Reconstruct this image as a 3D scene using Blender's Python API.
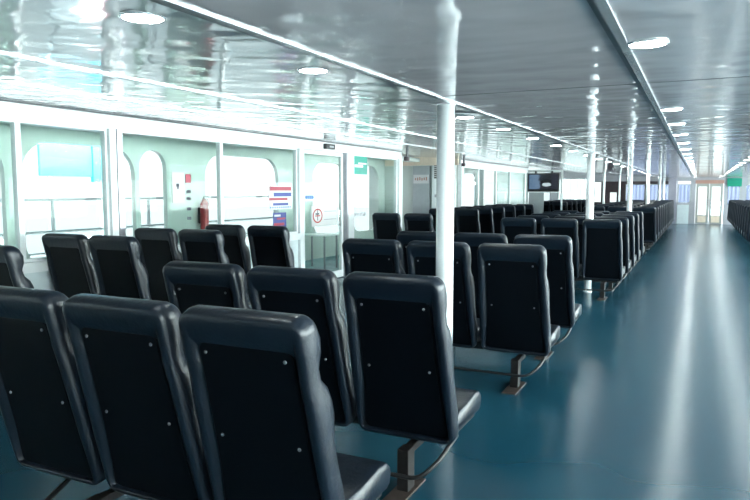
import bpy, bmesh, math, random
from mathutils import Vector, Matrix
random.seed(7)
for o in list(bpy.data.objects): bpy.data.objects.remove(o, do_unlink=True)
C = bpy.context.scene
COL = C.collection
PI = math.pi

# ------------------------------------------------------------------ camera, light, exposure
cam_d = bpy.data.cameras.new('camera'); cam = bpy.data.objects.new('camera', cam_d); COL.objects.link(cam)
cam_d.sensor_width = 36; cam_d.lens = 666/750*36; cam_d.clip_start = .02; cam_d.clip_end = 500
PITCH = math.atan(60/666); YAW = math.atan(325/math.hypot(666, 60))
cam.location = (0, 0, 1.6); cam.rotation_euler = (PI/2-PITCH, 0, YAW)
C.camera = cam
w = bpy.data.worlds.new('overcast_sky'); C.world = w; w.use_nodes = True
nt = w.node_tree; bg = nt.nodes['Background']; bg.inputs['Strength'].default_value = 5
tc = nt.nodes.new('ShaderNodeTexCoord'); sx = nt.nodes.new('ShaderNodeSeparateXYZ'); cr = nt.nodes.new('ShaderNodeValToRGB')
nt.links.new(tc.outputs['Generated'], sx.inputs[0]); nt.links.new(sx.outputs['Z'], cr.inputs['Fac']); nt.links.new(cr.outputs['Color'], bg.inputs['Color'])
mr = nt.nodes.new('ShaderNodeMapRange'); mr.inputs['From Min'].default_value = .05; mr.inputs['From Max'].default_value = .85   # brighter sky on the sunny right side
mr.inputs['To Min'].default_value = .42; mr.inputs['To Max'].default_value = 15; nt.links.new(sx.outputs['X'], mr.inputs[0]); nt.links.new(mr.outputs[0], bg.inputs['Strength'])
cr.color_ramp.elements[0].color = (.93, .98, 1, 1); cr.color_ramp.elements[1].color = (.8, .88, .95, 1)
C.view_settings.view_transform = 'Standard'; C.view_settings.look = 'None'; C.view_settings.gamma = 1
C.view_settings.use_curve_mapping = False; C.view_settings.exposure = 1.85

# ------------------------------------------------------------------ materials
def mat(name, col, rough=.5, metal=0, noise=0, nscale=8, bump=0, bscale=30, spec=.5, coat=0, stretch=None):
    m = bpy.data.materials.new(name); m.use_nodes = True; n = m.node_tree; b = n.nodes['Principled BSDF']
    b.inputs['Base Color'].default_value = (*col, 1); b.inputs['Roughness'].default_value = rough
    b.inputs['Metallic'].default_value = metal; b.inputs['Specular IOR Level'].default_value = spec
    b.inputs['Coat Weight'].default_value = coat
    t = n.nodes.new('ShaderNodeTexCoord')
    src = t.outputs['Object']
    if stretch:
        mp = n.nodes.new('ShaderNodeMapping'); mp.inputs['Scale'].default_value = stretch
        n.links.new(src, mp.inputs[0]); src = mp.outputs[0]
    if noise:
        x = n.nodes.new('ShaderNodeTexNoise'); x.inputs['Scale'].default_value = nscale; x.inputs['Detail'].default_value = 4
        r = n.nodes.new('ShaderNodeValToRGB'); n.links.new(src, x.inputs['Vector']); n.links.new(x.outputs['Fac'], r.inputs['Fac'])
        r.color_ramp.elements[0].position = .3; r.color_ramp.elements[1].position = .7
        r.color_ramp.elements[0].color = (*[c*(1-noise) for c in col], 1); r.color_ramp.elements[1].color = (*[min(1, c*(1+noise)) for c in col], 1)
        n.links.new(r.outputs['Color'], b.inputs['Base Color'])
    if bump:
        x = n.nodes.new('ShaderNodeTexNoise'); x.inputs['Scale'].default_value = bscale; x.inputs['Detail'].default_value = 2
        bp = n.nodes.new('ShaderNodeBump'); bp.inputs['Strength'].default_value = bump; bp.inputs['Distance'].default_value = .02
        n.links.new(src, x.inputs['Vector']); n.links.new(x.outputs['Fac'], bp.inputs['Height']); n.links.new(bp.outputs['Normal'], b.inputs['Normal'])
    return m
def emit(name, col, s):
    m = mat(name, col); b = m.node_tree.nodes['Principled BSDF']
    b.inputs['Emission Color'].default_value = (*col, 1); b.inputs['Emission Strength'].default_value = s
    return m
M = {}
M['vinyl'] = mat('navy vinyl', (.0045, .0095, .0175), .36, noise=.18, nscale=5, bump=.12, bscale=45, spec=.42)
M['shell'] = mat('black navy shell', (.0008, .002, .004), .5, noise=.15, nscale=6, spec=.12)
M['steel'] = mat('black steel', (.005, .005, .006), .45, metal=0, noise=.2)
M['rust'] = mat('worn brown steel', (.05, .037, .032), .55, metal=.3, noise=.45, nscale=14)
M['leg'] = mat('worn dark steel', (.008, .006, .006), .6, metal=.3, noise=.4, nscale=12)
M['farwall'] = mat('grey white bulkhead', (.34, .35, .38), .4, noise=.05)
M['farframe'] = mat('pale grey frame', (.3, .32, .3), .4, noise=.05)
M['screw'] = mat('dull screw steel', (.3, .31, .33), .35, metal=.9, noise=.05)
M['chrome'] = mat('chrome', (.75, .77, .8), .2, metal=1, noise=.05)
M['white'] = mat('white paint', (.82, .86, .86), .28, noise=.03, nscale=3)
M['pole'] = mat('glossy white paint', (.8, .84, .86), .16, noise=.03, nscale=3, coat=.5)
M['frame'] = mat('white aluminium', (.78, .82, .83), .3, noise=.04)
M['greyframe'] = mat('grey aluminium', (.36, .37, .4), .32, metal=.5, noise=.06)
M['trim'] = mat('ceiling trim', (.8, .82, .84), .2, metal=.6, noise=.05)
M['darktrim'] = mat('dark joint', (.12, .12, .13), .4, noise=.1)
M['mint'] = mat('mint paint', (.5, .57, .54), .35, noise=.04, nscale=2)
M['sill'] = mat('pale wall panel', (.62, .7, .72), .4, noise=.04)
M['deck'] = mat('outer deck', (.2, .38, .4), .5, noise=.2, nscale=3)
M['water'] = mat('sea water', (.05, .07, .075), .15, bump=.5, bscale=2, noise=.1, nscale=.3)
M['cyan'] = mat('cyan board', (.02, .2, .32), .4, noise=.15, nscale=4)
M['green'] = mat('green sign', (.0, .25, .16), .4, noise=.03)
M['teal'] = mat('turquoise sticker', (.0, .26, .2), .4, noise=.03)
M['red'] = mat('red paint', (.38, .03, .035), .4, noise=.05)
M['pinkred'] = mat('red print', (.38, .05, .08), .5, noise=.05)
M['blue'] = mat('blue print', (.05, .07, .26), .5, noise=.05)
M['sky'] = mat('light blue print', (.04, .16, .4), .5, noise=.05)
M['paper'] = mat('paper', (.6, .61, .61), .6, noise=.02)
M['ink'] = mat('dark print', (.05, .06, .08), .6, noise=.1)
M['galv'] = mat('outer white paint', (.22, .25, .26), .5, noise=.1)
M['black'] = mat('black plastic', (.008, .009, .011), .3, noise=.1)
M['beige'] = mat('beige paint', (.72, .62, .5), .4, noise=.08)
M['salmon'] = mat('salmon panel', (.4, .22, .18), .4, noise=.05)
M['grey'] = mat('grey door paint', (.36, .4, .42), .4, noise=.04)
M['darkwood'] = mat('dark brown panel', (.05, .035, .04), .4, noise=.2)
M['purplegrey'] = mat('grey column', (.3, .3, .36), .4, noise=.05)
M['lens'] = emit('lamp diffuser', (.9, 1, .97), 25)

def glass(name, tint, gl=.9):
    m = bpy.data.materials.new(name); m.use_nodes = True; n = m.node_tree; n.nodes.remove(n.nodes['Principled BSDF'])
    out = n.nodes['Material Output']; tr = n.nodes.new('ShaderNodeBsdfTransparent'); tr.inputs[0].default_value = (*tint, 1)
    g = n.nodes.new('ShaderNodeBsdfGlossy'); g.inputs['Roughness'].default_value = .02; lw = n.nodes.new('ShaderNodeLayerWeight'); lw.inputs['Blend'].default_value = .5
    pw = n.nodes.new('ShaderNodeMath'); pw.operation = 'POWER'; pw.inputs[1].default_value = 5; n.links.new(lw.outputs['Facing'], pw.inputs[0])
    fr = n.nodes.new('ShaderNodeMath'); fr.operation = 'MULTIPLY_ADD'; fr.inputs[1].default_value = .6; fr.inputs[2].default_value = .006; n.links.new(pw.outputs[0], fr.inputs[0])
    mx = n.nodes.new('ShaderNodeMixShader'); n.links.new(fr.outputs[0], mx.inputs[0]); n.links.new(tr.outputs[0], mx.inputs[1]); n.links.new(g.outputs[0], mx.inputs[2])
    n.links.new(mx.outputs[0], out.inputs[0]); return m
M['glass'] = glass('clear glass', (.93, .98, .96))

def curtain_mat(name, col):
    m = bpy.data.materials.new(name); m.use_nodes = True; n = m.node_tree; n.nodes.remove(n.nodes['Principled BSDF'])
    t = n.nodes.new('ShaderNodeBsdfTranslucent'); d = n.nodes.new('ShaderNodeBsdfDiffuse'); mx = n.nodes.new('ShaderNodeMixShader')
    x = n.nodes.new('ShaderNodeTexNoise'); x.inputs['Scale'].default_value = 3; r = n.nodes.new('ShaderNodeValToRGB')
    n.links.new(x.outputs['Fac'], r.inputs[0]); r.color_ramp.elements[0].color = (*[c*.8 for c in col], 1); r.color_ramp.elements[1].color = (*col, 1)
    n.links.new(r.outputs[0], t.inputs[0]); n.links.new(r.outputs[0], d.inputs[0]); mx.inputs[0].default_value = .4
    n.links.new(t.outputs[0], mx.inputs[1]); n.links.new(d.outputs[0], mx.inputs[2]); n.links.new(mx.outputs[0], n.nodes['Material Output'].inputs[0]); return m
M['lilac'] = curtain_mat('lilac curtain cloth', (.09, .1, .15))
M['curtain'] = curtain_mat('white curtain cloth', (.22, .24, .24))

# floor: worn teal sheet, slightly glossy
m = mat('teal deck covering', (.015, .07, .1), .27, spec=.5); M['floor'] = m; n = m.node_tree; b = n.nodes['Principled BSDF']
t = n.nodes.new('ShaderNodeTexCoord'); x = n.nodes.new('ShaderNodeTexNoise'); x.inputs['Scale'].default_value = .8; x.inputs['Detail'].default_value = 1.5
mp = n.nodes.new('ShaderNodeMapping'); mp.inputs['Location'].default_value = (3.3, 1.7, 4.37); n.links.new(t.outputs['Object'], mp.inputs[0]); n.links.new(mp.outputs[0], x.inputs['Vector'])
r = n.nodes.new('ShaderNodeValToRGB'); r.color_ramp.interpolation = 'EASE'; n.links.new(x.outputs['Fac'], r.inputs[0])
r.color_ramp.elements[0].position = .25; r.color_ramp.elements[0].color = (.006, .054, .088, 1); r.color_ramp.elements[1].position = .75; r.color_ramp.elements[1].color = (.017, .078, .112, 1)
n.links.new(r.outputs[0], b.inputs['Base Color'])
r2 = n.nodes.new('ShaderNodeMapRange'); r2.inputs['To Min'].default_value = .2; r2.inputs['To Max'].default_value = .26
n.links.new(x.outputs['Fac'], r2.inputs[0]); n.links.new(r2.outputs[0], b.inputs['Roughness'])
# ceiling: rippled glossy grey sheet
m = mat('rippled glossy ceiling sheet', (.74, .705, .725), .08, metal=.1, spec=.5); M['ceiling'] = m; n = m.node_tree; b = n.nodes['Principled BSDF']
t = n.nodes.new('ShaderNodeTexCoord'); mp = n.nodes.new('ShaderNodeMapping'); mp.inputs['Scale'].default_value = (1, 1.3, 1)
x = n.nodes.new('ShaderNodeTexNoise'); x.inputs['Scale'].default_value = 3.2; x.inputs['Detail'].default_value = 1.2
bp = n.nodes.new('ShaderNodeBump'); bp.inputs['Strength'].default_value = .7; bp.inputs['Distance'].default_value = .016
n.links.new(t.outputs['Object'], mp.inputs[0]); n.links.new(mp.outputs[0], x.inputs['Vector']); n.links.new(x.outputs['Fac'], bp.inputs['Height']); n.links.new(bp.outputs['Normal'], b.inputs['Normal'])

# ------------------------------------------------------------------ helpers
def obj(name, bm, m, parent=None, smooth=False, loc=None):
    me = bpy.data.meshes.new(name); bmesh.ops.recalc_face_normals(bm, faces=bm.faces[:]); bm.to_mesh(me); bm.free()
    if smooth:
        for p in me.polygons: p.use_smooth = True
    o = bpy.data.objects.new(name, me); COL.objects.link(o)
    for q in (m if isinstance(m, (list, tuple)) else [m]): me.materials.append(q)
    if parent: o.parent = parent
    if loc: o.location = loc
    return o
def box(bm, x0, x1, y0, y1, z0, z1, bev=0, mi=0):
    r = bmesh.ops.create_cube(bm, size=1); v = r['verts']
    for q in v: q.co = Vector(((x0+x1)/2+q.co.x*(x1-x0), (y0+y1)/2+q.co.y*(y1-y0), (z0+z1)/2+q.co.z*(z1-z0)))
    fs = list({f for q in v for f in q.link_faces})
    for f in fs: f.material_index = mi
    if bev:
        es = list({e for q in v for e in q.link_edges}); bmesh.ops.bevel(bm, geom=es, offset=bev, segments=2, profile=.6, affect='EDGES')
def B(*a, **k):
    bm = bmesh.new(); box(bm, *a, **k); return bm
def boxes(L, bev=0):
    bm = bmesh.new()
    for a in L: box(bm, *a, bev=bev)
    return bm
def cyl(bm, p, q, r, n=16, r2=None):
    p = Vector(p); q = Vector(q); d = q-p; L = d.length
    R = d.to_track_quat('Z', 'Y').to_matrix().to_4x4()
    bmesh.ops.create_cone(bm, cap_ends=True, segments=n, radius1=r, radius2=r if r2 is None else r2, depth=L, matrix=Matrix.Translation((p+q)/2) @ R)
def tube(bm, pts, r, n=8):
    pts = [Vector(p) for p in pts]; rings = []
    for i, p in enumerate(pts):
        d = (pts[min(i+1, len(pts)-1)]-pts[max(i-1, 0)]).normalized(); Q = d.to_track_quat('Z', 'Y')
        rings.append([bm.verts.new(p+Q @ Vector((r*math.cos(2*PI*k/n), r*math.sin(2*PI*k/n), 0))) for k in range(n)])
    for a, b_ in zip(rings, rings[1:]):
        for k in range(n): bm.faces.new((a[k], a[(k+1) % n], b_[(k+1) % n], b_[k]))
    bm.faces.new(rings[0]); bm.faces.new(rings[-1])
def rounded(pts, r, n=5):
    out = [Vector(pts[0])]
    for a, b_, c in zip(pts, pts[1:], pts[2:]):
        a, b_, c = Vector(a), Vector(b_), Vector(c); u = (a-b_).normalized(); v = (c-b_).normalized()
        p, q = b_+u*r, b_+v*r
        for k in range(n+1):
            s = k/n; out.append(p*(1-s)**2+b_*2*s*(1-s)+q*s*s)
    out.append(Vector(pts[-1])); return out
def tag(o, label=None, cat=None, group=None, kind=None):
    if label: o['label'] = label
    if cat: o['category'] = cat
    if group: o['group'] = group
    if kind: o['kind'] = kind
    return o
def thing(name, label, cat, loc=(0, 0, 0), group=None):
    o = bpy.data.objects.new(name, None); COL.objects.link(o); o.location = loc; o.empty_display_size = .1
    return tag(o, label, cat, group)
def struct(name, bm, m, parent=None, smooth=False):
    o = obj(name, bm, m, parent, smooth)
    if not parent: o['kind'] = 'structure'
    return o
def dup(src, loc, label=None, group=None):
    r = src.copy(); COL.objects.link(r); r.location = loc
    if label: r['label'] = label
    if group: r['group'] = group
    for ch in [c for c in src.children]:
        c = ch.copy(); COL.objects.link(c); c.parent = r
        for g in [c2 for c2 in ch.children]:
            d = g.copy(); COL.objects.link(d); d.parent = c
    return r

# ------------------------------------------------------------------ setting
XL, XR, Y0, Y1 = -5.85, 6.75, -3.2, 35.0
def zc(x): return 2.17 + max(0, (-1.47-x))*.0607      # underside of the ceiling, rising to the window side
struct('floor', B(XL-.05, XR+.05, Y0, Y1+.1, -.1, 0), M['floor'])
bm = bmesh.new()
xs = [-8.6, -1.47, XR+.1]
lo = [[bm.verts.new((x_, y_, zc(x_)+dz)) for x_ in xs] for dz in (0, .08) for y_ in (Y0, Y1+.1)]
for a, b_ in ((0, 1), (2, 3)):
    for i in range(2): bm.faces.new((lo[a][i], lo[a][i+1], lo[b_][i+1], lo[b_][i]))
for i in range(2): bm.faces.new((lo[0][i], lo[0][i+1], lo[2][i+1], lo[2][i])); bm.faces.new((lo[1][i], lo[1][i+1], lo[3][i+1], lo[3][i]))
for i in (0, 2): bm.faces.new((lo[0][i], lo[1][i], lo[3][i], lo[2][i]))
struct('ceiling', bm, M['ceiling'])
n_ = 0
for x_ in (-4.35, -3.12, -1.47, -.29, .89, 2.07, 3.25, 4.43):
    n_ += 1; z = zc(x_); hw = .012 if x_ < -2 else .016
    o = struct('trim_%d' % n_, B(x_-hw, x_+hw, Y0+.01, Y1-.01, z-.008-(.0 if x_ > -2 else .002), z+.01), M['trim'])
    if x_ > -1.6:
        n_ += 1; struct('trim_%d' % n_, B(x_-hw-.022, x_-hw-.001, Y0+.01, Y1-.01, z-.004, z+.01), M['darktrim'])
for y_ in (-.9, 1.5, 3.9, 6.3, 8.7, 11.1, 13.5, 15.9, 18.3, 20.7, 23.1, 25.5, 27.9, 30.3, 32.7):
    n_ += 1; struct('trim_%d' % n_, B(-1.44, XR-.02, y_-.004, y_+.004, 2.168, 2.18), M['darktrim'])

# ---- left window wall (x = -5.85)
T = .06
wl = bmesh.new()
box(wl, XL-T, XL, Y0, 9.2, 0, .8)                         # dado
box(wl, XL-T, XL, 11.05, 13.3, 0, .5)
box(wl, XL-T, XL, 17.3, 25, 0, .8)
struct('wall_left', wl, M['sill'])
hd = bmesh.new()
box(hd, XL-T-.02, XL+.03, Y0, 13.3, 2.27, 2.43); box(hd, XL-T-.02, XL+.03, 17.3, 25.1, 2.24, 2.43)
struct('trim_40', hd, M['frame'])
struct('trim_41', boxes([(XL+.03, XL+.045, Y0, 13.3, 2.415, 2.43), (XL+.03, XL+.045, 17.3, 25.1, 2.41, 2.43)]), M['darktrim'])
struct('trim_42', boxes([(XL-T-.02, XL+.06, Y0, 9.2, .8, .9), (XL-T-.02, XL+.05, 11.05, 13.3, .5, .55), (XL-T-.02, XL+.05, 17.3, 25, .8, .88)]), M['frame'])
wn = 0
def win(y0, y1, z0, z1, x=XL-.03, fr=.035, post=M['frame']):
    global wn
    wn += 1
    o = struct('window_%d' % wn, boxes([(x-.03, x+.035, y0, y0+fr, z0, z1), (x-.03, x+.035, y1-fr, y1, z0, z1), (x-.03, x+.035, y0+fr, y1-fr, z0, z0+.03), (x-.03, x+.035, y0+fr, y1-fr, z1-.03, z1)]), post)
    obj('pane', B(x-.004, x+.004, y0+fr, y1-fr, z0+.03, z1-.03), M['glass'], o)
    return o
for a, b_ in ((-3.1, -1), (-1, 1.4), (1.4, 4.27), (4.27, 5.33)): win(a, b_, .9, 2.27, fr=.03)
win(5.5, 7.27, .9, 2.27, fr=.03); win(7.27, 9.16, .9, 2.27, fr=.03)
win(11.08, 13.12, .55, 2.27, fr=.04)
for a, b_ in ((17.5, 19.0), (19.0, 20.9), (20.9, 22.6), (22.6, 24.8)): win(a, b_, .88, 2.24, fr=.06)
struct('trim_43', boxes([(XL-.08, XL+.05, 5.33, 5.42, .9, 2.27), (XL-.08, XL+.05, 9.17, 9.27, 0, 2.27), (XL-.08, XL+.05, 10.78, 11.05, 0, 2.27), (XL-.08, XL+.05, 13.14, 13.3, 0, 2.27), (XL-.08, XL+.05, 17.3, 17.48, 0, 2.24)], bev=.008), M['frame'])
struct('trim_44', boxes([(XL-.07, XL+.06, 5.422, 5.5, .9, 2.27), (XL-.09, XL+.07, 10.72, 10.78, 0, 2.27)]), M['greyframe'])
# sliding glass door leaf
d = struct('door_1', boxes([(XL-.05, XL+.0, 9.3, 9.38, .02, 2.26), (XL-.05, XL+.0, 10.64, 10.71, .02, 2.26), (XL-.05, XL+.0, 9.38, 10.64, .02, .14), (XL-.05, XL+.0, 9.38, 10.64, 2.2, 2.26)]), M['frame'])
obj('pane', B(XL-.03, XL-.022, 9.38, 10.64, .14, 2.2), M['glass'], d)
obj('handle', boxes([(XL+.0, XL+.04, 10.5, 10.53, .95, 1.25)], bev=.006), M['chrome'], d)

# ---- entrance recess between the two glazed stretches
struct('wall_alcove', boxes([(-8.6, XL-.06, 17.3, 17.38, 0, 2.5)]), M['mint'])
struct('wall_recess', boxes([(-6.62, XL-.1, 17.2, 17.3, 0, 2.3)]), M['white'])
struct('trim_45', boxes([(-8.0, XL, 17.1, 17.2, 2.27, 2.5)]), M['beige'])
d2 = struct('door_2', boxes([(-7.2, -6.7, 17.22, 17.3, .02, 2.26)], bev=.005), M['grey'])
obj('sign_band', B(-7.18, -6.72, 17.21, 17.222, 1.78, 2.02), M['paper'], d2)
tx = bmesh.new()
for k in range(6): box(tx, -7.13+k*.065, -7.095+k*.065, 17.2, 17.212, 1.87-.01*(k % 2), 1.93+.012*(k % 3))
obj('lettering', tx, M['salmon'], d2)

# ---- outer deck
struct('floor_outside', B(-8.4, XL-.05, Y0, Y1, -.12, -.02), M['deck'])
def plate(bays, x, z0, z1, T=.08):
    bm = bmesh.new(); N = 8
    for (ya, yb, oy0, oy1, oz0, oz1, r) in bays:
        inn = []; out = []
        for (cy, cz, a0, c) in ((oy1-r, oz1-r, 0, (yb, z1)), (oy0+r, oz1-r, 90, (ya, z1)), (oy0+r, oz0+r, 180, (ya, z0)), (oy1-r, oz0+r, 270, (yb, z0))):
            for k in range(N+1):
                a = math.radians(a0+90*k/N); yy, zz = cy+r*math.cos(a), cz+r*math.sin(a); inn.append((yy, zz))
                if k < N/2: p = (c[0], zz) if a0 in (0, 180) else (yy, c[1])
                elif k == N/2: p = c
                else: p = (yy, c[1]) if a0 in (0, 180) else (c[0], zz)
                out.append(p)
        V = [[bm.verts.new((xx, p[0], p[1])) for p in L] for xx in (x, x-T) for L in (inn, out)]
        K = len(inn)
        for k in range(K):
            j = (k+1) % K
            bm.faces.new((V[0][k], V[0][j], V[1][j], V[1][k])); bm.faces.new((V[2][k], V[2][j], V[3][j], V[3][k])); bm.faces.new((V[0][k], V[0][j], V[2][j], V[2][k]))
    return bm
ops = [(-3.0, .2), (.5, 3.0), (3.3, 5.7), (5.95, 7.92), (8.02, 8.62), (9.6, 11.95), (13.35, 14.95), (15.3, 16.9)]
bays = []; prev = Y0
for i, (a, b_) in enumerate(ops):
    nx = (b_+ops[i+1][0])/2 if i+1 < len(ops) else 17.3
    low = 1.3 if i in (4,) else .5
    bays.append((prev, nx, a, b_, .5, 2.25, min(.42, (b_-a)/2-.01))); prev = nx
bays += [(17.3, 20, 17.9, 19.4, .5, 2.25, .4), (20, 23, 20.4, 22.2, .5, 2.25, .4), (23, 27, 23.5, 26, .5, 2.25, .4)]
struct('wall_outer', plate(bays, -8.1, -.02, 2.56), M['mint'])
# overhead duct and lamp housings under the outer deckhead
struct('trim_46', boxes([(-7.2, -6.9, Y0, 17, 2.36, 2.46)], bev=.01), M['mint'])

# ---- sea, quay
tag(obj('sea_water', B(-160, -8.9, -60, 140, -2.6, -2.5), M['water']), kind='structure')
wr = thing('guard_rail', 'white tubular guard rail seen beyond the first large left window', 'railing', (-9.0, 0, 0))
bm = bmesh.new()
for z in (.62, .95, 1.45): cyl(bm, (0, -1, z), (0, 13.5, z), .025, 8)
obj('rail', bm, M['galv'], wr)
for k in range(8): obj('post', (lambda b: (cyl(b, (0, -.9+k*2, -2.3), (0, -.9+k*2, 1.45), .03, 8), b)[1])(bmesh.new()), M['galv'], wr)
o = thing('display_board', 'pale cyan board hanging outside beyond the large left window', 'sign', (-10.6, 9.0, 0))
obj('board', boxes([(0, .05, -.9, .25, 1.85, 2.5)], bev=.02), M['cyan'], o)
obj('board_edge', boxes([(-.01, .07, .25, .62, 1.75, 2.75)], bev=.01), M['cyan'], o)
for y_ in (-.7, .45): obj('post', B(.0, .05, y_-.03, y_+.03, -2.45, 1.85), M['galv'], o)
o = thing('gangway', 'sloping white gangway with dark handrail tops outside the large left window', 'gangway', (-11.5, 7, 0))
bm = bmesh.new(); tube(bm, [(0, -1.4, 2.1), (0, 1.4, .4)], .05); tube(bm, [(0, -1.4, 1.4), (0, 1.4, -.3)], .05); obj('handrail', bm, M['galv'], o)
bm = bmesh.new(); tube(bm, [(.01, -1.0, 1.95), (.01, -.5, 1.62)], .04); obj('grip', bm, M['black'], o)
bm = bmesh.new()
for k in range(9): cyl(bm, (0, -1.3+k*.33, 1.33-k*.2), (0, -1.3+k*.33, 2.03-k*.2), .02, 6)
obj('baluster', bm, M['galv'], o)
o = thing('cargo_crate', 'red and grey crate on the quay outside the large left window', 'crate', (-11.6, 9.9, -2.5))
obj('body', boxes([(-.4, .4, -.55, .0, 0, 3.15)], bev=.02), M['grey'], o); obj('panel', boxes([(-.42, .42, .02, .5, 0, 3.1)], bev=.02), M['pinkred'], o)

# ---- back wall, right wall
struct('wall_back', B(XL-.06, XR+.06, Y0-.08, Y0, 0, 2.45), M['white'])
struct('wall_right', boxes([(XR, XR+.06, Y0, Y1, 0, .7), (XR, XR+.06, Y0, Y1, 2.0, 2.18)]+[(XR, XR+.06, y_, y_+.3, .7, 2.0) for y_ in (-3.2, 0, 3.2, 6.4, 9.6, 12.8, 16, 19.2, 22.4, 25.6, 28.8, 32, 34.6)]), M['white'])
for k in range(11): win(-2.9+k*3.2, k*3.2, .7, 2.0, x=XR+.03, fr=.04)
win(32.4, 34.6, .9, 2.0, x=XR+.03, fr=.04)
# left wall beyond the television (far end bay)
struct('wall_end_left', boxes([(XL-1.2, XL-1.12, 25.1, Y1, 0, 2.5)]), M['white'])
struct('floor_end', B(XL-1.2, XL-.05, 25.1, Y1, -.1, 0), M['floor'])

# ---- far wall (y = 35)
def fw(L, d=.0, t=.08): return boxes([(a, b_, Y1-d, Y1-d+t, z0, z1) for a, b_, z0, z1 in L])
struct('wall_far', fw([(-7.05, -4.98, 0, .7), (-7.05, -4.98, 2.18, 2.5), (-4.98, -.4, 0, .98), (-4.98, -.4, 2.02, 2.4), (-4.98, -4.83, .98, 2.02), (-.40, -.18, 0, 2.3), (-.99, -.94, .98, 2.02),
    (1.0, XR, 0, .9), (1.0, XR, 1.85, 2.2), (1.0, 1.13, .9, 1.85), (1.68, 1.88, .9, 1.85), (2.9, XR, .9, 1.85), (-.18, 1.0, 2.06, 2.2), (-7.05, -6.55, .7, 2.18)]), M['farwall'])
struct('wall_dark', fw([(-4.83, -4.76, .98, 2.02), (-4.42, -4.02, .98, 2.02), (-3.68, -3.3, .98, 2.02), (-4.02, -3.68, 1.5, 2.02), (-3.3, -1.0, 1.88, 2.02), (-4.83, -1.0, .85, .98), (-2.4, -2.3, .98, 1.88)], d=.06, t=.055), M['darkwood'])
struct('trim_47', fw([(-1.36, -1.0, 0, 2.17)], d=.14, t=.13), M['purplegrey'])
struct('trim_48', fw([(-.95, -.45, .0, .9)], d=.05, t=.045), M['sill'])
struct('trim_49', fw([(-.2, 1.0, 1.9, 2.06), ], d=.03, t=.09), M['salmon'])
def pane_win(a, b_, z0, z1, cm):
    global wn
    wn += 1
    o = struct('window_%d' % wn, boxes([(a, a+.03, Y1+.0, Y1+.06, z0, z1), (b_-.03, b_, Y1, Y1+.06, z0, z1), (a+.03, b_-.03, Y1, Y1+.06, z0, z0+.03), (a+.03, b_-.03, Y1, Y1+.06, z1-.03, z1)]), M['farframe'])
    obj('pane', B(a+.03, b_-.03, Y1+.028, Y1+.034, z0+.03, z1-.03), M['glass'], o)
    if cm:
        bm = bmesh.new(); N = int((b_-a)/.02); prev = None
        for k in range(N+1):
            xx = a+.03+(b_-a-.06)*k/N; yy = Y1+.12+.007*math.sin(xx*38)
            v = (bm.verts.new((xx, yy, z0+.01)), bm.verts.new((xx, yy, z1-.01)))
            if prev: bm.faces.new((prev[0], v[0], v[1], prev[1]))
            prev = v
        obj('curtain', bm, cm, o, smooth=True)
pane_win(-6.55, -4.98, .7, 2.18, M['curtain']); pane_win(-4.76, -4.42, .98, 2.02, None); pane_win(-4.02, -3.68, .98, 1.5, None)
pane_win(-3.3, -2.4, .98, 1.88, M['lilac']); pane_win(-2.3, -1.0, .98, 1.88, M['lilac']); pane_win(-.94, -.4, .98, 1.88, M['lilac'])
pane_win(1.13, 1.68, .9, 1.85, M['lilac']); pane_win(1.88, 2.9, .9, 1.85, M['lilac'])
for dn, (a, b_) in ((3, (-.16, .39)), (4, (.41, .96))):
    o = struct('door_%d' % dn, fw([(a, a+.09, .03, 1.9), (b_-.09, b_, .03, 1.9), (a+.09, b_-.09, .03, .42), (a+.09, b_-.09, 1.76, 1.9)], t=.05), M['farframe'])
    obj('pane', B(a+.09, b_-.09, Y1+.02, Y1+.028, .42, 1.76), M['glass'], o)
    obj('kick_plate', B(a+.1, b_-.1, Y1-.012, Y1, .08, .38), M['beige'], o)
    hx = b_-.05 if dn == 3 else a+.05
    obj('handle', B(hx-.012, hx+.012, Y1-.05, Y1-.001, .95, 1.2), M['chrome'], o)
struct('trim_50', fw([(-.18, 1.0, 0, .03)], d=.02, t=.1), M['greyframe'])
o = tag(obj('gangway_sign', boxes([(1.12, 1.72, Y1-.06, Y1-.02, 1.76, 2.14)], bev=.005), M['green']), 'green sign board above the curtained window right of the far glass doors', 'sign')
bm = bmesh.new(); box(bm, -.6, .6, -.2, .2, 0, 1.0, bev=.1); box(bm, -.5, .5, -.18, .18, 1, 1.3, bev=.06)
tag(obj('parked_vehicle', bm, M['grey'], loc=(.95, 39, -.3)), 'small grey vehicle outside, seen through the far glass doors', 'vehicle')

# ------------------------------------------------------------------ poles (pillars)
poles = [4.25, 10.855, 17.4, 23.6, 30.56, 34.3]
ordn = ['nearest', 'second nearest', 'third', 'fourth', 'fifth', 'farthest']
t = thing('support_pole', 'nearest tall white support pole, rising between the second and third seat rows', 'pole', (-1.54, poles[0], 0), 'white support poles along the aisle seats')
bm = bmesh.new(); cyl(bm, (0, 0, .012), (0, 0, 2.16), .06, 32); obj('shaft', bm, M['pole'], t, smooth=False)
for p in t.children[0].data.polygons: p.use_smooth = len(p.vertices) == 4
bm = bmesh.new(); cyl(bm, (0, 0, 0), (0, 0, .014), .07, 24); obj('base_flange', bm, M['pole'], t)
bm = bmesh.new(); cyl(bm, (0, 0, 2.16), (0, 0, 2.169), .066, 24); obj('top_collar', bm, M['trim'], t)
for y_, k in zip(poles[1:], ordn[1:]): dup(t, (-1.54, y_, 0), 'white round support pole in the line beside the aisle seats, %s from the camera' % k)
for y_, lb in ((29.2, 'thin white pole far back, in front of the dark panelled windows, left one'), (34.2, 'thin white pole far back, in front of the dark panelled windows, right one')):
    xx = {29.2: -3.6, 34.2: -3.5}[y_]
    bm = bmesh.new(); cyl(bm, (0, 0, 0), (0, 0, zc(xx)-.002), .05, 16); cyl(bm, (0, 0, 0), (0, 0, .02), .09, 16)
    tag(obj('thin_pole', bm, M['pole'], loc=(xx, y_, 0)), lb, 'pole', 'thin far poles')

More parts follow.
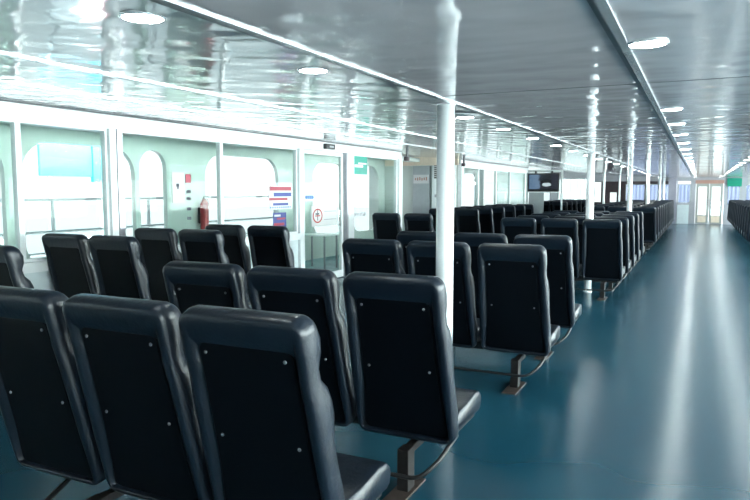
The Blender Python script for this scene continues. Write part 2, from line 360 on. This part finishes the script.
# ------------------------------------------------------------------ seats
W, HB = .572, .932           # back width, slant length
def outline(s, H, r, n=6, side=14):
    P = []
    for cx, cz, a0 in ((s/2-r, H-r, 0), (-s/2+r, H-r, 90)):
        for k in range(n+1): a = math.radians(a0+90*k/n); P.append((cx, cz, math.cos(a)*r, math.sin(a)*r))
    for k in range(1, side): P.append((-s/2+r, H-r-(H-2*r)*k/side, -r, 0))
    for cx, cz, a0 in ((-s/2+r, r, 180), (s/2-r, r, 270)):
        for k in range(n+1): a = math.radians(a0+90*k/n); P.append((cx, cz, math.cos(a)*r, math.sin(a)*r))
    for k in range(1, side): P.append((s/2-r, r+(H-2*r)*k/side, r, 0))
    return P
def inset(P, d, s, H, r):
    out = []
    for cx, cz, dx, dz in P:
        if d < r: f = (r-d)/r; out.append((cx+dx*f, cz+dz*f))
        else:
            e = d-r; out.append((math.copysign(max(abs(cx)-e, 0), cx), min(max(cz, r+e), H-r-e)))
    return out
def sst(a, b_, x): t = min(1, max(0, (x-a)/(b_-a))); return t*t*(3-2*t)
def thick(z):
    z = z-.038      # front profile of the padding: head roll, notch, lumbar bulge
    t = .115+.03*math.exp(-((z-.52)/.16)**2)*.6
    t += .035*math.exp(-((z-.78)/.07)**2) - .045*math.exp(-((z-.655)/.028)**2) + .03*math.exp(-((z-.5)/.1)**2) + .02*math.exp(-((z-.15)/.12)**2)
    return t
REC = Matrix.Translation((0, .062, .262)) @ Matrix.Rotation(math.radians(14.2), 4, 'X')
def back_bm(n=6, side=16):
    bm = bmesh.new(); r = .062; P = outline(W, HB, r, n, side)
    ds_f = [0, .006, .016, .03, .05, .08, .13, .2, W/2]
    ds_b = [.006, .018, .032, .048, .058, .064, .075]
    rings = []
    def wmod(x, z): return x*(1-.055*sst(.2, HB, z) - .025*math.exp(-((z-.693)/.03)**2))
    for d in reversed(ds_f):
        e = math.sqrt(max(0, 1-(1-min(1, d/.05))**2))
        rings.append([bm.verts.new((wmod(x, z), .012+(thick(z)-.012)*(.35+.65*e), z)) for x, z in inset(P, d, W, HB, r)])
    for d in ds_b:
        rg = []
        for x, z in inset(P, d, W, HB, r):
            e = math.sqrt(max(0, 1-(1-min(1, d/.035))**2)); y = .018*(1-e)
            dd = d
            if d > .04: y += .03*sst(.042, .064, d)
            # a deeper roll at the head: push the inner rings down below the head roll
            if d > .03 and z < .3: x *= 1+sst(.03, .064, d)*.1*(1-sst(.05, .3, z)); z -= sst(.03, .064, d)*.035*(1-sst(0, .2, z))
            if d > .03 and z > HB-.3: z = z-(sst(.03, .064, d)*.085)*sst(HB-.3, HB-.06, z)
            rg.append(bm.verts.new((wmod(x, z), y, z)))
        rings.append(rg)
    K = len(P)
    for a, b_ in zip(rings, rings[1:]):
        for k in range(K):
            j = (k+1) % K
            try: bm.faces.new((a[k], a[j], b_[j], b_[k]))
            except ValueError: pass
    bm.faces.new(rings[-1])
    bmesh.ops.remove_doubles(bm, verts=bm.verts[:], dist=.0004)
    bmesh.ops.dissolve_degenerate(bm, edges=bm.edges[:], dist=.0003)
    bm.transform(REC); return bm
def shell_bm():
    bm = bmesh.new(); s, H, r = W-.145, HB-.19, .03; P = outline(s, H, r, 3, 4)
    rings = []
    for d, y in ((0, .034), (0, .024), (.006, .019), (.03, .018)):
        rings.append([bm.verts.new((x*(1+.13*(1-sst(0, .3, z)))*(1-.055*sst(.2, HB, z)), y, z*1.05+.03)) for x, z in inset(P, d, s, H, r)])
    for a, b_ in zip(rings, rings[1:]):
        for k in range(len(P)): j = (k+1) % len(P); bm.faces.new((a[k], a[j], b_[j], b_[k]))
    bm.faces.new(rings[0]); bm.faces.new(rings[-1]); bm.transform(REC); return bm
def cushion_bm():
    bm = bmesh.new(); r = bmesh.ops.create_grid(bm, x_segments=10, y_segments=10, size=.5)
    bm.free(); bm = bmesh.new()
    w, y0, y1, z0, z1 = W-.01, .085, .53, .335, .455
    prof = [(y0, z0+.005), (y0, z1-.05), (y0+.05, z1-.015), (y0+.2, z1-.01), (y1-.12, z1+.005), (y1-.04, z1-.003), (y1-.008, z1-.03), (y1, z1-.06), (y1-.012, z0+.015), (y1-.04, z0)]
    xs_ = [-.5, -.49, -.465, -.42, -.3, 0, .3, .42, .465, .49, .5]; rings = []
    for xx in xs_:
        a = abs(xx); f = 1 if a < .42 else {.465: .985, .49: .955, .5: .9}[round(a, 3)]if a > .43 else 1
        cy, cz = (y0+y1)/2, (z0+z1)/2
        rings.append([bm.verts.new((xx*w, cy+(y-cy)*(1-(1-f)*.35), cz+(z-cz)*f)) for y, z in prof])
    K = len(prof)
    for a, b_ in zip(rings, rings[1:]):
        for k in range(K): j = (k+1) % K; bm.faces.new((a[k], a[j], b_[j], b_[k]))
    bm.faces.new(rings[0]); bm.faces.new(rings[-1]); return bm
def pan_bm(): return boxes([(-W/2+.03, W/2-.03, .1, .49, .30, .336), (-W/2+.02, -W/2+.045, .09, .14, .30, .40), (W/2-.045, W/2-.02, .09, .14, .30, .40)], bev=.006)
me_screw = None
def make_seat(full=True):
    t = thing('passenger_seat', 'x', 'seat', (0, 0, 0))
    obj('backrest', back_bm(), M['vinyl'], t, smooth=True)
    sh = obj('back_panel', shell_bm(), M['shell'], t)
    obj('seat_cushion', cushion_bm(), M['vinyl'], t, smooth=True)
    obj('seat_frame', pan_bm(), M['steel'], t)
    if full:
        s0 = None
        for (sx_, sz) in ((-.172, .77), (.172, .77), (-.172, .42), (.172, .42)):
            p = REC @ Vector((sx_, .016, sz))
            if s0 is None:
                bm = bmesh.new(); bmesh.ops.create_uvsphere(bm, u_segments=10, v_segments=6, radius=.0075, matrix=Matrix.Diagonal((1, .6, 1, 1)))
                s0 = obj('screw', bm, M['screw'], sh, smooth=True, loc=p)
            else:
                s = s0.copy(); COL.objects.link(s); s.parent = sh; s.location = p
    return t
def make_far_seat():
    bm = back_bm(3, 8)
    me = bpy.data.meshes.new('tmp')
    for f in bm.faces: f.smooth = True
    for fn in (shell_bm, cushion_bm, pan_bm):
        b2 = fn(); m2 = bpy.data.meshes.new('t'); b2.to_mesh(m2); b2.free(); k0 = len(bm.faces); bm.from_mesh(m2); bm.faces.ensure_lookup_table()
        for f in bm.faces[k0:]: f.material_index = 0 if fn is cushion_bm else 1
    return obj('passenger_seat', bm, [M['vinyl'], M['shell']])
seatA = make_seat(True); seatB = make_seat(False); seatC = make_far_seat(); seatC['category'] = 'seat'
used = {}
def place_seat(kind, x, ytop, label, group):
    src = {'A': seatA, 'B': seatB, 'C': seatC}[kind]; loc = (x, ytop+.215, 0)
    if kind not in used:
        used[kind] = 1; src.location = loc; tag(src, label, 'seat', group); return src
    return dup(src, loc, label, group)
def make_base(n, x0, near):
    # n seats, first centre at x = 0
    wd = (n-1)*.61
    t = thing('seat_base', 'x', 'seat base')
    obj('beam', boxes([(-.2, wd+.2, .345, .4, .236, .296)], bev=.004), M['steel'], t)
    for lx in ((.28, wd+.02) if n == 3 else (.05, wd-.05)):
        bm = boxes([(lx-.032, lx+.032, .1, .19, .008, .235), (lx-.024, lx+.024, .17, .39, .195, .234)], bev=.005)
        lg = obj('leg', bm, M['leg'], t)
        obj('foot_plate', boxes([(lx-.055, lx+.055, -.07, .3, 0, .012)], bev=.003), M['rust'], lg)
    bm = bmesh.new()
    pts = rounded([(-.03, .34, .25), (.02, .0, .14), (wd+.15, .0, .14), (wd+.23, .06, .22), (wd+.23, .36, .262)] if n == 3 else [(-.1, .34, .25), (-.08, .0, .14), (wd+.08, .0, .14), (wd+.12, .34, .25)], .06)
    tube(bm, pts, .012, 8); obj('foot_rail', bm, M['steel'], t, smooth=True)
    return t
baseP = {}
def place_base(n, x, ytop, label, group):
    if n not in baseP:
        b_ = make_base(n, x, True); b_.location = (x, ytop+.1, 0); tag(b_, label, 'seat base', group); baseP[n] = b_; return
    dup(baseP[n], (x, ytop+.1, 0), label, group)

ORD = ['first', 'second', 'third', 'fourth', 'fifth', 'sixth', 'seventh', 'eighth', 'ninth', 'tenth', 'eleventh', 'twelfth', 'thirteenth', 'fourteenth', 'fifteenth', 'sixteenth', 'seventeenth', 'eighteenth', 'nineteenth', 'twentieth', 'twenty-first', 'twenty-second', 'twenty-third']
P3 = ['left-hand', 'middle', 'aisle-end']
# centre block, three seats a row, aisle on the right
center = [(1.77, -1.425), (2.92, -1.375), (5.02, -1.31), (6.2, -1.315)] + [(9.98+k*1.0, -1.255) for k in range(5)] + [(18.0+k*1.16, -1.24) for k in range(12)]
for i, (yt, xa) in enumerate(center):
    kind = 'A' if i < 4 else ('B' if i < 9 else 'C')
    for s in range(3):
        if i == 0: lb = 'nearest row, dark navy high-backed seat, %s of the three' % ('aisle-end' if s == 2 else ['cut by the left picture edge', 'middle'][s])
        else: lb = 'navy high-backed seat, %s one in the %s row ahead, block beside the aisle' % (P3[s], ORD[i])
        place_seat(kind, xa-(2-s)*.61, yt, lb, 'seats in the block left of the aisle')
    place_base(3, xa-1.22, yt, 'steel legs and foot rail under the %s row of the block beside the aisle' % ORD[i], 'bases under the seats left of the aisle')
# window block, two seats a row
winb = [(3.2, -4.92), (4.35, -4.87), (5.47, -4.8), (6.43, -4.6), (11.05, -4.56)] + [(14.3+k*1.1, -4.7) for k in range(6)] + [(25.4+k*1.1, -4.7) for k in range(6)]
for i, (yt, xa) in enumerate(winb):
    kind = 'B' if i < 5 else 'C'
    for s in range(2):
        place_seat(kind, xa-(1-s)*.64, yt, 'navy high-backed seat, %s one in the %s row beside the left windows' % (['window-side', 'right-hand'][s], ORD[i]), 'seats beside the left windows')
    place_base(2, xa-.64, yt, 'steel legs and foot rail under the %s seat row beside the left windows' % ORD[i], 'bases under the window seats')
# right block
for i in range(13):
    yt = 19.0+i*1.12
    for s in range(2):
        place_seat('C', 1.4+s*.61, yt, 'dark seat right of the aisle, %s one in the %s row there' % (['aisle-side', 'outer'][s], ORD[i]), 'seats right of the aisle')
    place_base(2, 1.4, yt, 'steel legs under the %s seat row right of the aisle' % ORD[i], 'bases under the seats right of the aisle')

# ------------------------------------------------------------------ ceiling lights
ly = [1.74, 2.85, 5.2, 6.35, 7.6, 8.95, 10.3, 11.7, 13.1, 14.5, 16, 17.5, 19, 20.5, 22, 23.5, 25, 26.5, 28, 29.5, 31, 32.5, 34]
first = None
def lamp():
    t = thing('ceiling_downlight', 'x', 'ceiling light')
    bm = bmesh.new()
    N = 28; R = [(.078, 0), (.077, -.005), (.072, -.008), (.068, -.006), (.066, -.001)]
    rg = [[bm.verts.new((r*math.cos(2*PI*k/N), r*math.sin(2*PI*k/N), z)) for k in range(N)] for r, z in R]
    for a, b_ in zip(rg, rg[1:]):
        for k in range(N): bm.faces.new((a[k], a[(k+1) % N], b_[(k+1) % N], b_[k]))
    bm.faces.new(rg[0])
    obj('rim', bm, M['trim'], t, smooth=True)
    bm = bmesh.new(); cyl(bm, (0, 0, -.006), (0, 0, -.002), .066, 28); obj('diffuser', bm, M['lens'], t)
    return t
rows = [(-1.72, 'left of the pole line', [y for y in ly if y < 34]), (-.205, 'over the aisle', [y for y in ly if y > 2]), (.78, 'right of the aisle', [y for y in ly if y > 5])]
for x_, wh, L in rows:
    for i, y_ in enumerate(L):
        loc = (x_, y_, zc(x_)-.001); lb = 'round recessed ceiling light %s, %s from the camera' % (wh, ORD[i])
        if first is None: first = lamp(); first.location = loc; tag(first, lb, 'ceiling light', 'recessed ceiling lights')
        else: dup(first, loc, lb, 'recessed ceiling lights')

# ------------------------------------------------------------------ notices and fittings on the left windows
XG = XL-.02
def sheet(name, label, cat, y0, y1, z0, z1, m, parts=(), x=XG):
    t = thing(name, label, cat, (x, y0, z0))
    obj('sheet', B(0, .004, 0, y1-y0, 0, z1-z0), m, t)
    for nm, pm, L in parts:
        obj(nm, boxes([(.0042, .006, a, b_, c, d_) for a, b_, c, d_ in L]), pm, t)
    return t
sheet('wall_notice', 'white paper notice on the glass of the second left window', 'notice', 6.34, 6.56, 1.44, 1.82, M['paper'], [('print', M['ink'], [(.07, .12, .2, .24), (.085, .11, .17, .2)])])
sheet('small_notice', 'small red notice beside the white paper on the second left window', 'notice', 6.58, 6.68, 1.69, 1.80, M['pinkred'])
t = thing('black_stickers', 'column of small black marks under the red notice on the second left window', 'sticker', (XG, 6.6, 1.2))
for z in (.36, .27, .14, .02): obj('mark', B(0, .004, 0, .07, z, z+.04), M['ink'], t)
t = sheet('poster', 'wide red, white and blue striped poster left of the sliding door', 'poster', 8.4, 9.03, 1.3, 1.66, M['paper'],
    [('red_band', M['pinkred'], [(.02, .61, .29, .35), (.0, .5, .14, .18)]), ('blue_band', M['blue'], [(.12, .61, .2, .26), (.1, .52, .06, .1)]), ('lettering', M['sky'], [(.02+.06*k, .05+.06*k, .02, .045) for k in range(10)])])
t = sheet('poster', 'small blue and pink poster below the wide striped one by the sliding door', 'poster', 8.5, 8.86, 1.02, 1.25, M['blue'],
    [('pink_band', M['pinkred'], [(.02, .3, .03, .07), (.1, .33, .12, .15)]), ('white_band', M['paper'], [(.03, .2, .17, .2)])])
t = thing('door_sticker', 'blue lettering strip on the sliding glass door', 'sticker', (XL-.018, 9.42, 1.4))
bm = bmesh.new()
for k in range(4): box(bm, 0, .003, .02+k*.07, .07+k*.07, .05, .11)
obj('letter_blue', bm, M['sky'], t)
bm = bmesh.new()
for k in range(9): box(bm, 0, .003, .34+k*.08, .385+k*.08, .06, .10+.01*(k % 2))
obj('letter_dark', bm, M['greyframe'], t)
t = sheet('no_smoking_sign', 'white no smoking notice with red ringed symbol on the sliding door', 'sign', 9.62, 10.5, .98, 1.33, M['paper'],
    [('lettering', M['greyframe'], [(.42, .85, .24, .255), (.42, .85, .1, .115)])], x=XL-.02)
bm = bmesh.new(); N = 24
for k in range(N):
    a, b_ = 2*PI*k/N, 2*PI*(k+1)/N
    v = [bm.verts.new((.008, .2+r*1.3*math.cos(q), .18+r*math.sin(q))) for r, q in ((.1, a), (.125, a), (.125, b_), (.1, b_))]; bm.faces.new(v)
box(bm, .007, .009, .12, .28, .17, .19); obj('red_ring', bm, M['red'], t)
obj('cigarette', boxes([(.0065, .008, .13, .25, .2, .225), (.0065, .008, .19, .21, .1, .28)]), M['ink'], t)
t = sheet('safety_sticker', 'turquoise and white sticker high on the glass right of the sliding door', 'sticker', 11.14, 11.72, 1.9, 2.26, M['teal'], [('white_band', M['paper'], [(.05, .4, .13, .18), (.2, .55, .19, .22)])])
t = thing('glass_lettering', 'small grey lettering low on the glass right of the sliding door', 'lettering', (XG, 11.1, 1.1))
bm = bmesh.new()
for k in range(8): box(bm, 0, .003, k*.07, .05+k*.07, 0, .05+.02*(k % 2))
obj('letter', bm, M['greyframe'], t)
t = thing('door_sensor', 'small black box sensor on the header above the sliding door', 'sensor', (XL+.05, 9.95, 2.3))
obj('housing', boxes([(-.02, .05, 0, .3, 0, .09)], bev=.01), M['black'], t); obj('eye', boxes([(.05, .054, .1, .24, .03, .06)]), M['greyframe'], t)
for y_, lb in ((13.38, 'small brown speaker at the corner of the recess, nearer one'), (17.25, 'small brown speaker at the far corner of the recess, behind the near pole')):
    t = thing('corner_speaker', lb, 'speaker', (XL+.06, y_, 2.2), 'corner speakers')
    obj('body', boxes([(0, .1, -.05, .05, .03, .12)], bev=.02), M['darkwood'], t); obj('bracket', boxes([(.04, .08, -.03, .03, .118, zc(XL+.1)-2.2)]), M['darktrim'], t)
t = thing('air_grille', 'tall black louvred grille on the white wall of the recess', 'vent', (-6.56, 17.19, 1.9))
obj('frame', boxes([(0, .16, -.01, .01, 0, .46)]), M['paper'], t)
for k in range(8): obj('louvre', boxes([(.015, .145, -.03, -.01, .02+k*.055, .055+k*.055)]), M['black'], t)
tag(obj('switch_box', boxes([(-6.53, -6.4, 17.16, 17.199, 1.4, 1.48)], bev=.005), M['greyframe']), 'small grey switch box below the black louvred grille', 'switch')
# fire extinguisher on outer pillar
t = thing('fire_extinguisher', 'red fire extinguisher on the mint pillar outside the second left window', 'fire extinguisher', (-7.98, 9.42, .9))
bm = bmesh.new(); cyl(bm, (0, 0, 0), (0, 0, .46), .075, 16); cyl(bm, (0, 0, .46), (0, 0, .54), .075, 16, .025); obj('cylinder', bm, M['red'], t)
bm = bmesh.new(); cyl(bm, (0, 0, .54), (0, 0, .58), .02, 8); box(bm, -.015, .015, -.02, .1, .58, .6); obj('valve', bm, M['black'], t)
bm = bmesh.new(); tube(bm, rounded([(0, .05, .57), (0, .12, .5), (0, .1, .2)], .03), .01, 6); obj('hose', bm, M['black'], t)
obj('bracket', boxes([(-.12, -.07, -.03, .03, .1, .4)]), M['steel'], t)
# outdoor table
t = thing('side_table', 'small white table on the outer deck beyond the sliding door', 'table', (-7.1, 11.9, -.02))
obj('table_top', boxes([(-.35, .35, -.3, .3, .68, .71)], bev=.008), M['white'], t)
for a in (-1, 1):
    for b_ in (-1, 1): obj('leg', boxes([(a*.3-.015, a*.3+.015, b_*.25-.015, b_*.25+.015, 0, .68)]), M['greyframe'], t)

# ------------------------------------------------------------------ television and its frame at the end of the window wall
t = thing('display_stand', 'white open frame carrying the hanging television at the end of the window wall', 'frame', (-5.9, 25.2, 0))
for x_ in (0, 1.28): obj('upright', boxes([(x_, x_+.06, 0, .06, 0, zc(-5.9+x_)-.012)]), M['white'], t)
obj('crossbar', boxes([(.06, 1.28, 0, .06, 2.26, 2.345)]), M['white'], t)
obj('lower_bar', boxes([(.06, 1.28, 0, .06, 1.5, 1.54)]), M['white'], t)
obj('infill_panel', boxes([(.1, .66, .02, .04, 0, 1.5)]), M['grey'], t)
t = thing('television', 'flat black television with a lit picture, hung from the white frame', 'television', (-5.8, 24.98, 1.54))
obj('casing', boxes([(0, 1.16, 0, .09, 0, .68)], bev=.03), M['black'], t)
m = bpy.data.materials.new('screen picture'); m.use_nodes = True; n = m.node_tree; b = n.nodes['Principled BSDF']; b.inputs['Base Color'].default_value = (.01, .01, .012, 1); b.inputs['Roughness'].default_value = .2
tcn = n.nodes.new('ShaderNodeTexCoord'); nz = n.nodes.new('ShaderNodeTexNoise'); nz.inputs['Scale'].default_value = 6; rr = n.nodes.new('ShaderNodeValToRGB')
sp = n.nodes.new('ShaderNodeSeparateXYZ'); n.links.new(tcn.outputs['Object'], sp.inputs[0]); mr = n.nodes.new('ShaderNodeMath'); mr.operation = 'MULTIPLY_ADD'; mr.inputs[1].default_value = .25
n.links.new(tcn.outputs['Object'], nz.inputs['Vector']); n.links.new(nz.outputs['Fac'], mr.inputs[0]); n.links.new(sp.outputs['X'], mr.inputs[2]); n.links.new(mr.outputs[0], rr.inputs[0])
cr_ = rr.color_ramp; cr_.elements[0].position = .15; cr_.elements[0].color = (.03, .06, .12, 1); cr_.elements[1].position = .95; cr_.elements[1].color = (.002, .003, .005, 1)
for p, c in ((.25, (.08, .14, .22)), (.52, (.1, .16, .24)), (.6, (.005, .008, .015)), (1.0, (.01, .01, .02))):
    e = cr_.elements.new(min(p, .99)); e.color = (*c, 1)
n.links.new(rr.outputs[0], b.inputs['Emission Color']); b.inputs['Emission Strength'].default_value = .35
sc = obj('screen', B(.05, 1.11, -.006, 0, .09, .63), m, t)
mw = emit('screen figure light', (.35, .4, .42), .25)
bm = bmesh.new(); bmesh.ops.create_uvsphere(bm, u_segments=12, v_segments=8, radius=1, matrix=Matrix.Translation((.7, -.008, .26)) @ Matrix.Diagonal((.17, .004, .07, 1))); obj('picture_light', bm, mw, sc)
bm = bmesh.new(); bmesh.ops.create_uvsphere(bm, u_segments=12, v_segments=8, radius=1, matrix=Matrix.Translation((.66, -.009, .37)) @ Matrix.Diagonal((.2, .004, .05, 1))); obj('picture_dark', bm, M['black'], sc)
obj('hanger', boxes([(.25, .3, .05, .219, .64, .76), (.85, .9, .05, .219, .64, .76)]), M['steel'], t)
